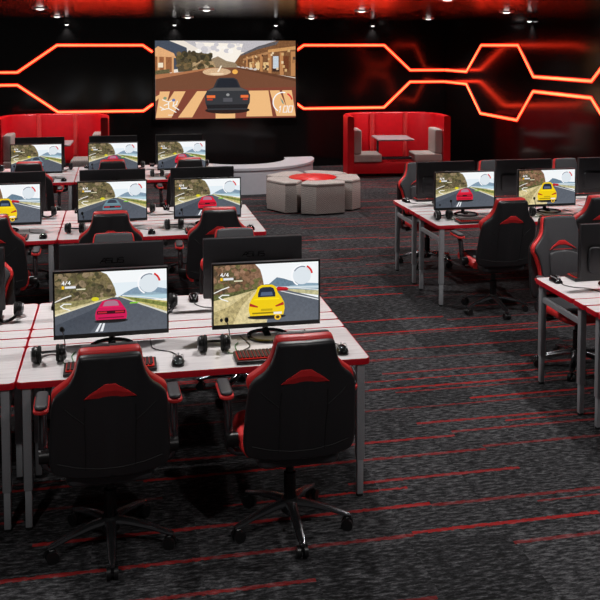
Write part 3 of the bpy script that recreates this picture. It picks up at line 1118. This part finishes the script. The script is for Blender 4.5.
def make_chair():
    root = thing('gaming_chair', '', 'chair')
    # five star base
    for k in range(5):
        a = -pi / 2 + 2 * pi * k / 5
        u = Vector((cos(a), sin(a), 0)); w = Vector((-sin(a), cos(a), 0))
        b = nb()
        secs = [(0.03, .030, .105, .145), (0.10, .026, .100, .138), (0.20, .022, .085, .115), (0.275, .019, .066, .090), (0.305, .012, .062, .080)]
        rings = []
        for d, hw, z0, z1 in secs:
            ring = []
            for q in range(10):
                t_ = 2 * pi * q / 10
                ring.append(b.verts.new(u * d + w * hw * cos(t_) + Vector((0, 0, (z0 + z1) / 2 + (z1 - z0) / 2 * sin(t_)))))
            rings.append(ring)
        for r0, r1 in zip(rings, rings[1:]):
            for q in range(10):
                b.faces.new((r0[q], r0[(q + 1) % 10], r1[(q + 1) % 10], r1[q]))
        b.faces.new(rings[0][::-1]); b.faces.new(rings[-1])
        leg = link('base_leg', b, M['dark_metal'], root)
        b = nb()
        c = u * 0.285
        for s in (-1, 1):
            p0 = c + w * (s * .008) + Vector((0, 0, .029)); p1 = c + w * (s * .026) + Vector((0, 0, .029))
            cyl(b, p0, p1, .0285, n=18)
        box(b, -.012, .012, -.012, .012, .03, .064, .003, 1, Matrix.Translation(c))
        link('caster', b, M['black_plastic'], leg)
    b = nb()
    lathe(b, [(.0001, .07), (.030, .07), (.045, .085), (.047, .13), (.038, .150), (.0001, .150)], 24)
    link('base_hub', b, M['black_plastic'], root)
    b = nb()
    lathe(b, [(.030, .15), (.030, .28), (.020, .285), (.020, .40), (.0001, .40)], 20)
    link('gas_column', b, M['gloss_black'], root)
    b = nb()
    box(b, -.09, .09, -.14, .12, .375, .405, .008, 2)
    tube(b, [(.08, 0, .385), (.20, .01, .385), (.25, .015, .38)], [.006, .006, .009], 8)
    link('tilt_mechanism', b, M['black_plastic'], root)
    # seat
    b = nb()
    slab(b, rounded_rect(-.20, .20, -.235, .25, .05, 5), .405, .492, .03, fn=lambda x, y, z: (x, z, y + 0.02 * max(0, z) / .25 * (1 if y > .44 else 0)))
    link('seat_cushion', b, M['leather_grey'], root)
    for s in (-1, 1):
        b = nb()
        pts = smooth_path([(s * .205, -.10, .452), (s * .220, -.03, .458), (s * .222, .12, .466), (s * .205, .235, .462), (s * .16, .268, .452)], 5)
        tube(b, pts, [.040] * 12 + [.042] * (len(pts) - 12), 14)
        link('seat_bolster', b, M['red_leather'], root)
    b = nb()
    box(b, -.19, .19, .215, .275, .415, .485, .025, 3)
    link('front_lip', b, M['red_leather'], root)
    # backrest
    shell = mirror_outline([(0, .0), (.12, .001), (.21, .004), (.248, .014), (.264, .05), (.266, .12), (.261, .22), (.255, .31), (.246, .375), (.222, .415), (.182, .455), (.157, .50), (.143, .545), (.134, .588), (.114, .608), (0, .613)])
    red = mirror_outline([(0, .03), (.10, .03), (.170, .04), (.192, .09), (.198, .16), (.206, .23), (.226, .30), (.252, .352), (.247, .395), (.212, .432), (.176, .468), (.154, .51), (.144, .55), (.135, .594), (.113, .613), (0, .618)])
    pad = mirror_outline([(0, .044), (.10, .044), (.160, .054), (.178, .10), (.184, .165), (.192, .235), (.212, .305), (.237, .355), (.231, .387), (.198, .423), (.164, .460), (.143, .505), (.135, .55), (.129, .590), (.110, .610), (0, .615)])
    b = nb(); slab(b, shell, -.052, -.008, .014, lean, 3)
    link('back_shell', b, M['leather'], root)
    b = nb(); slab(b, red, -.0075, .042, .014, lean, 3)
    link('side_trim', b, M['red_leather'], root)
    b = nb(); slab(b, pad, .036, .066, .012, lean, 3)
    fp = link('front_pad', b, M['leather_grey'], root)
    cen = mirror_outline([(0, .09), (.08, .09), (.115, .11), (.120, .18), (.118, .30), (.108, .335), (.05, .352), (0, .356)])
    b = nb(); slab(b, cen, .060, .082, .014, lean, 3)
    link('lumbar_pad', b, M['leather_grey'], root)
    # bottom arch pad
    arch = mirror_outline([(0, .035), (.09, .035), (.14, .05), (.135, .085), (.09, .115), (0, .13)])
    b = nb(); slab(b, arch, .064, .096, .02, lean, 3)
    link('lower_bolster', b, M['leather'], root)
    # red wedge of the vent on both faces
    def wedge(y0, y1, name, m, zo):
        w = [(-.128, .358 + zo), (-.085, .380 + zo), (-.03, .396 + zo), (.03, .396 + zo), (.085, .380 + zo), (.128, .358 + zo), (.095, .386 + zo), (.055, .412 + zo), (.026, .431 + zo), (-.026, .431 + zo), (-.055, .412 + zo), (-.095, .386 + zo)]
        w = [(x_ * .88, z_) for x_, z_ in w]
        b = nb(); slab(b, w, y0, y1, .003, lean, 2)
        link(name, b, m, root)
    wedge(-.058, -.050, 'rear_vent', M['red_dark'], .052)
    wedge(.064, .074, 'front_vent', M['red_dark'], .0)
    # stitched seams on the back of the shell
    b = nb()
    for s in (-1, 1):
        pts = [lean(s * x, -.0525, z) for x, z in ((.108, .37), (.112, .28), (.108, .18), (.110, .05))]
        tube(b, pts, .0022, 6)
        pts = [lean(s * x, -.0525 , z) for x, z in ((.112, .285), (.16, .325), (.20, .362))]
        tube(b, pts, .0022, 6)
    tube(b, [lean(x, -.0525, .055 + .02 * (x / .23) ** 2) for x in (-.23, -.15, -.05, .05, .15, .23)], .0025, 6)
    link('seam', b, M['seam'], root)
    # armrests
    for s in (-1, 1):
        b = nb()
        tube(b, smooth_path([(s * .20, .0, .40), (s * .27, .0, .405), (s * .300, .0, .44), (s * .305, .0, .52), (s * .305, .02, .60), (s * .308, .05, .675)], 5), [.018] * 8 + [.021] * 18, 12)
        arm = link('armrest', b, M['dark_metal'], root)
        b = nb()
        slab(b, rounded_rect(-.036, .036, -.025, .205, .032, 6), .672, .692, .008, fn=lambda x, y, z: (s * .312 + x, z, y))
        link('pad_rim', b, M['red_leather'], arm)
        b = nb()
        slab(b, rounded_rect(-.030, .030, -.019, .199, .028, 6), .690, .710, .011, fn=lambda x, y, z: (s * .312 + x, z, y))
        link('arm_pad', b, M['leather_grey'], arm)
        b = nb()
        cyl(b, (s * .262, -.02, .475), (s * .322, -.02, .475), .034, n=20)
        link('pivot_cover', b, M['black_plastic'], arm)
    register(root)
    return root


# ------------------------------------------------------------------ desks (origin at the floor, left user corner; user at -Y)
DW, DD, FD = 1.790, 0.545, 0.145


def top_piece(root, name, x0, x1, y0, y1, r):
    o = rounded_rect(x0 + .0015, x1 - .0015, y0 + .0015, y1 - .0015, r, 5)
    b = nb()
    slab(b, inset(o, .0030), .722, .750, .002, fn=lambda x, y, z: (x, z, y), steps=1)
    t_ = link(name, b, M['desk'], root)
    b = nb()
    i2 = inset(o, .0040)
    n = len(o)
    V = [[b.verts.new((p[0], p[1], z)) for p in oo] for oo, z in ((o, .7185), (o, .7475), (inset(o, .0015), .7502), (i2, .7502), (i2, .7185))]
    for a, c in zip(V, V[1:] + V[:1]):
        for k in range(n):
            b.faces.new((a[k], a[(k + 1) % n], c[(k + 1) % n], c[k]))
    link('edge_band', b, M['red_edge'], t_)
    return t_


def make_desk():
    root = thing('gaming_desk', '', 'desk')
    top_piece(root, 'desktop', 0, DW, 0, DD, .03)
    top_piece(root, 'cable_flap', 0, DW, DD + .001, DD + .001 + FD, .02)
    for x in (.050, DW - .050):
        for y in (.034, .585):
            b = nb()
            box(b, x - .021, x + .021, y - .021, y + .021, .20, .7185, .005, 2)
            leg = link('leg', b, M['leg'], root)
            b = nb()
            box(b, x - .0165, x + .0165, y - .0165, y + .0165, .012, .21, .004, 2)
            lx = link('leg_extension', b, M['leg'], leg)
            b = nb()
            lathe(b, [(.0001, 0), (.02, 0), (.021, .006), (.018, .014), (.0001, .014)], 16, Matrix.Translation((x, y, 0)))
            link('foot_pad', b, M['black_plastic'], leg)
        b = nb()
        box(b, x - .012, x + .012, .055, .564, .585, .625, .004, 1)
        link('side_rail', b, M['leg'], root)
    b = nb()
    box(b, .071, DW - .071, .600, .622, .66, .712, .004, 1)
    box(b, .30, .33, .10, .60, .690, .718, .004, 1)
    box(b, DW - .33, DW - .30, .10, .60, .690, .718, .004, 1)
    link('under_frame', b, M['leg'], root)
    b = nb()
    box(b, .25, DW - .25, .42, .56, .64, .6895, .006, 1)
    link('cable_tray', b, M['black_plastic'], root)
    register(root)
    return root


PROTO = {v: make_monitor(v) for v in ('pink', 'red', 'teal', 'yellow')}
PROTO['chair'] = make_chair()
PROTO['keyboard'] = make_keyboard()
PROTO['mouse'] = make_mouse()
PROTO['headset'] = make_headset()
PROTO['desk'] = make_desk()
USED = set()


def place(kind, loc, rz, label, cat, group):
    if kind in USED:
        o = copy_tree(PROTO[kind])
    else:
        o = PROTO[kind]
        USED.add(kind)
    o.location = loc
    o.rotation_euler = (0, 0, rz)
    tag(o, label, cat, group)
    return o


# block: rows of back-to-back desks. (key, X of desk, Y of the front edge, where words)
BLOCKS = [
    ('F', -2.298, 4.465, 'the nearest left-edge desks'),
    ('F', -0.507, 4.465, 'the nearest pair of desks'),
    ('M', -2.311, 7.745, 'the middle left-edge desks'),
    ('M', -0.520, 7.745, 'the middle left pair of desks'),
    ('T', -2.321, 11.025, 'the rear left-edge desks'),
    ('T', -0.530, 11.025, 'the rear left pair of desks'),
    ('R', 2.830, 7.680, 'the right desks by the aisle'),
    ('R', 4.621, 7.680, 'the right-edge desks'),
    ('N', 2.860, 4.420, 'the near right desks'),
]
CAR = {  # screen of each station: front seats then rear seats (left, right in the photo)
    0: ('red', 'yellow', 'red', 'yellow'), 1: ('pink', 'yellow', 'teal', 'red'), 2: ('red', 'yellow', 'red', 'teal'), 3: ('teal', 'red', 'yellow', 'red'),
    4: ('red', 'teal', 'red', 'pink'), 5: ('pink', 'red', 'teal', 'red'), 6: ('red', 'yellow', 'red', 'teal'), 7: ('red', 'teal', 'red', 'yellow'), 8: ('red', 'pink', 'red', 'yellow')}
COL = {'red': 'red', 'yellow': 'yellow', 'teal': 'grey-blue', 'pink': 'magenta'}
ROW = {'F': 'nearest left row', 'M': 'middle left row', 'T': 'rearmost left row', 'R': 'right-hand block', 'N': 'near right corner'}
for bi, (key, bx, by, words) in enumerate(BLOCKS):
    jx = lambda s=.012: random.uniform(-s, s)
    if in_frame(bx, bx + DW, by, by + .69, 0, .75):
        place('desk', (bx, by, 0), 0, 'red-edged desk on the near side of ' + words, 'desk', 'red-edged computer desks')
    if in_frame(bx, bx + DW, by + .70, by + 1.39, 0, .75):
        place('desk', (bx + DW, by + 1.39, 0), pi, 'red-edged desk on the far side of ' + words, 'desk', 'red-edged computer desks')
    for face in (0, 1):
        for si, dx in enumerate((.457, 1.317)):
            xc = bx + dx
            car = CAR[bi][face * 2 + si]
            fc = CAR[bi][si]
            side = ('left', 'right')[si]
            if face == 0:
                rz, sg, ye = 0, 1, by
                at = 'the %s-car screen, %s' % (COL[fc], ROW[key])
                if bi == 0 or bi == 2 or bi == 4:
                    at += ', left edge'
                if bi == 7:
                    at += ', right edge'
                if bi == 8:
                    at = 'the %s seat of the near right desks' % side
            else:
                rz, sg, ye = pi, -1, by + 1.39
                at = 'the %s-car screen, %s' % (COL[fc], ROW[key])
                if bi in (0, 2, 4):
                    at += ', left edge'
                if bi == 7:
                    at = 'the %s far seat at the right edge' % side
                if bi == 8:
                    at = 'the near right desk corner' if si == 0 else 'the near right desks, right seat'
            P2 = lambda ox, oy, oz=.7502: (xc + sg * ox, ye + sg * oy, oz)
            loc = P2(0, .50 if face == 0 else .35)
            if in_frame(loc[0] - .31, loc[0] + .31, loc[1] - .03, loc[1] + .03, .80, 1.17):
                lab = ('monitor showing a %s car racing, in the %s%s' % (COL[car], ROW[key], ' at the left edge' if bi in (0, 2, 4) else '')) if face == 0 else ('dark monitor back behind ' + at if bi not in (7, 8) else 'dark monitor back at ' + at)
                mo = place(car, loc, rz + R(random.uniform(-.6, .6)), lab, 'monitor', 'gaming monitors on the desks')
                for q in C.objects:                        # the far users keep their displays a little higher
                    nm = q.name.split('.')[0]
                    if q.parent == mo and nm in ('back_cover', 'bezel', 'logo', 'screen'):
                        q.location.z = (.069 if nm == 'screen' else 0) + (.03 if face else 0)
            loc = P2(jx(), -.195, 0)
            if in_frame(loc[0] - .3, loc[0] + .3, loc[1] - sg * .38, loc[1], .1, 1.07):
                if face == 0:
                    lab = 'racing chair seen from behind at ' + at
                else:
                    lab = 'racing chair facing the viewer beyond ' + at
                place('chair', loc, rz + R(random.uniform(-2.5, 2.5)), lab, 'chair', 'black and red racing chairs')
            seat = 'in front of ' if face == 0 else 'on the far desk behind '
            loc = P2(.0 + jx(), .105 if face == 0 else .088)
            if in_frame(loc[0] - .23, loc[0] + .23, loc[1] - .07, loc[1] + .07, .75, .78):
                place('keyboard', loc, rz, 'red-lit keyboard ' + seat + at, 'keyboard', 'red-lit gaming keyboards')
            loc = P2(.345 + jx(), .125)
            if in_frame(loc[0] - .03, loc[0] + .03, loc[1] - .06, loc[1] + .06, .75, .78):
                place('mouse', loc, rz + R(random.uniform(-8, 8)), 'black wired mouse ' + seat + at, 'mouse', 'wired gaming mice')
            loc = P2(-.315 + jx(.01), .265)
            if in_frame(loc[0] - .08, loc[0] + .08, loc[1] - .06, loc[1] + .13, .75, .92):
                place('headset', loc, rz + R(random.uniform(-6, 6)), 'black headset left of ' + at if face == 0 else 'black headset on the far desk behind ' + at, 'headset', 'black gaming headsets')

# prototypes that were never placed go away
for k, o in list(PROTO.items()):
    if k not in USED:
        def kill(q):
            for c in KIDS.get(q.name, []):
                kill(c)
            bpy.data.objects.remove(q)
        kill(o)


# ------------------------------------------------------------------ lounge
def sector(bm, r0, r1, a0, a1, z0, z1, n=40):
    rings = []
    for k in range(n + 1):
        a = a0 + (a1 - a0) * k / n
        c, s = cos(a), sin(a)
        rings.append([bm.verts.new((r * c, r * s, z)) for r, z in ((r0, z0), (r1, z0), (r1, z1), (r0, z1))])
    for a, c in zip(rings, rings[1:]):
        for k in range(4):
            bm.faces.new((a[k], a[(k + 1) % 4], c[(k + 1) % 4], c[k]))
    bm.faces.new(rings[0][::-1]); bm.faces.new(rings[-1])
    return bm


t = thing('curved_bench', 'pale grey curved bench standing under the big wall screen', 'bench', (2.05, 15.42, 0))
b = nb(); sector(b, .80, 1.27, R(178), R(362), .0, .385, 56)
link('bench_body', b, M['bench'], t)
b = nb(); sector(b, .79, 1.29, R(177.5), R(362.5), .3855, .425, 56)
link('seat_top', b, M['bench'], t)

OX, OY = 2.80, 12.90
t = thing('round_table', 'low round table with a bright red top in the ring of stools', 'table', (OX, OY, 0))
b = nb(); lathe(b, [(.0001, 0), (.335, 0), (.335, .41), (.0001, .41)], 40)
link('table_body', b, M['red_vinyl'], t)
b = nb(); lathe(b, [(.0001, .4105), (.340, .4105), (.35, .418), (.35, .447), (.342, .452), (.0001, .452)], 48)
link('table_top', b, M['red_top'], t)
camdir = math.atan2(-OY, -OX)
where = ['right in front of the red table', 'at the right side of the red table', 'behind the red table on the right', 'behind the red table on the left', 'at the left side of the red table']
sp = thing('fabric_stool', '', 'stool')
pl = [(0.36 * cos(R(-30 + 60 * k / 8)), 0.36 * sin(R(-30 + 60 * k / 8))) for k in range(9)]
pl += [(.50, .335), (.66, .285), (.70, -.15), (.58, -.335), (.44, -.29)]
b = nb(); slab(b, pl, .02, .405, .006, fn=lambda x, y, z: (x, z, y), steps=2)
link('stool_body', b, M['fabric'], sp)
b = nb(); slab(b, pl, .4055, .45, .016, fn=lambda x, y, z: (x, z, y), steps=3)
link('seat_pad', b, M['fabric'], sp)
b = nb()
for x, y in ((.44, .12), (.44, -.12), (.62, 0)):
    lathe(b, [(.0001, 0), (.02, 0), (.02, .02), (.0001, .02)], 12, Matrix.Translation((x, y, 0)))
link('glides', b, M['black_plastic'], sp)
register(sp)
for k in range(5):
    o = sp if k == 0 else copy_tree(sp)
    o.location = (OX, OY, 0)
    o.rotation_euler = (0, 0, camdir + R(16) + k * R(72))
    tag(o, 'grey checked fabric stool ' + where[k], 'stool', 'grey fabric stools around the red table')


def sweep(bm, path, w, z0, z1, top_r=.02):
    """upright panel of thickness w along a plan path"""
    P = [Vector(p) for p in path]
    V = []
    for i, p in enumerate(P):
        a = P[max(i - 1, 0)]; c = P[min(i + 1, len(P) - 1)]
        d = (c - a).normalized(); n = Vector((-d.y, d.x))
        q = []
        for o, z in ((-w / 2, z0), (w / 2, z0), (w / 2, z1 - top_r), (w / 2 - top_r * .4, z1 - top_r * .3), (w / 2 - top_r, z1), (-w / 2 + top_r, z1), (-w / 2 + top_r * .4, z1 - top_r * .3), (-w / 2, z1 - top_r)):
            v = p + n * o
            q.append(bm.verts.new((v.x, v.y, z)))
        V.append(q)
    for a, c in zip(V, V[1:]):
        for k in range(8):
            bm.faces.new((a[k], a[(k + 1) % 8], c[(k + 1) % 8], c[k]))
    bm.faces.new(V[0][::-1]); bm.faces.new(V[-1])
    return bm


def booth(loc, rz, label, tlabel, H0):
    t = thing('lounge_booth', label, 'booth', loc, rz, 'red lounge booths')
    hw, dp, rad, H = .94, 1.12, .56, H0
    arcs = {}
    for s in (-1, 1):
        pts = [(s * (hw - .06), 0.0), (s * (hw - .06), .25)]
        for k in range(13):
            a = R(90 * k / 12)
            pts.append((s * (hw - .06 - rad + rad * cos(a)), dp - .06 - rad + rad * sin(a)))
        pts = [pts[0]] + [p for p in pts[1:] if p[1] > .05]
        b = nb(); sweep(b, pts, .12, .05, H)
        link('wing_panel', b, M['red_vinyl'], t)
        b = nb(); cyl(b, (s * (hw - .06 - rad), dp - .125, .05), (s * (hw - .06 - rad), dp - .125, H - .008), .042, n=16)
        link('seam_post', b, M['red_trim'], t)
    b = nb(); sweep(b, [(-(hw - .06 - rad), dp - .06), (hw - .06 - rad, dp - .06)], .12, .05, H)
    link('back_panel', b, M['red_vinyl'], t)
    b = nb(); box(b, -hw + .125, hw - .125, .12, .50, .06, .27, .01, 2)
    link('plinth', b, M['red_vinyl'], t)
    for s in (-1, 1):
        x0, x1 = sorted((s * (hw - .125), s * .30))
        b = nb(); box(b, x0, x1, .06, .62, .275, .42, .025, 3)
        link('bench_seat', b, M['fabric'], t)
        x0, x1 = sorted((s * (hw - .125), s * (hw - .27)))
        b = nb(); box(b, x0, x1, .07, .60, .425, .86, .025, 3)
        link('backrest', b, M['fabric'], t)
        for y in (.2, .42):
            b = nb(); cyl(b, (s * .62, y, 0), (s * .62, y, .06), .022, n=14)
            link('foot', b, M['chrome'], t)
    b = nb(); box(b, -.295, .295, .30, .36, .29, .345, .008, 1)
    link('cross_rail', b, M['dark_metal'], t)
    ca, sa = cos(rz), sin(rz)
    q = lambda x, y: (loc[0] + x * ca - y * sa, loc[1] + x * sa + y * ca, 0)
    tb = thing('booth_table', tlabel, 'table', q(-.03, .5), rz, 'tables inside the red booths')
    b = nb(); slab(b, rounded_rect(-.33, .33, -.42, .36, .03, 4), .655, .685, .008, fn=lambda x, y, z: (x, z, y))
    link('table_top', b, M['tabletop'], tb)
    b = nb()
    box(b, -.30, -.26, -.06, -.01, .012, .655, .006, 1)
    link('table_leg', b, M['dark_metal'], tb)
    b = nb(); box(b, -.31, -.25, -.085, .025, .0, .0118, .003, 1)
    link('table_foot', b, M['dark_metal'], tb)


booth((4.95, 15.46, 0), R(-6), 'red high-backed booth with grey seats right of the big screen', 'grey laptop table inside the right red booth', 1.11)
booth((-1.12, 15.74, 0), R(-2), 'red high-backed booth partly hidden behind the rear left desks', 'grey laptop table inside the left red booth', 1.15)

# ------------------------------------------------------------------ world: a faint, even fill
w = bpy.data.worlds.new('world')
S.world = w
w.use_nodes = True
bg = w.node_tree.nodes['Background']
bg.inputs['Color'].default_value = (1, 0.96, 0.95, 1)
bg.inputs['Strength'].default_value = 0.05
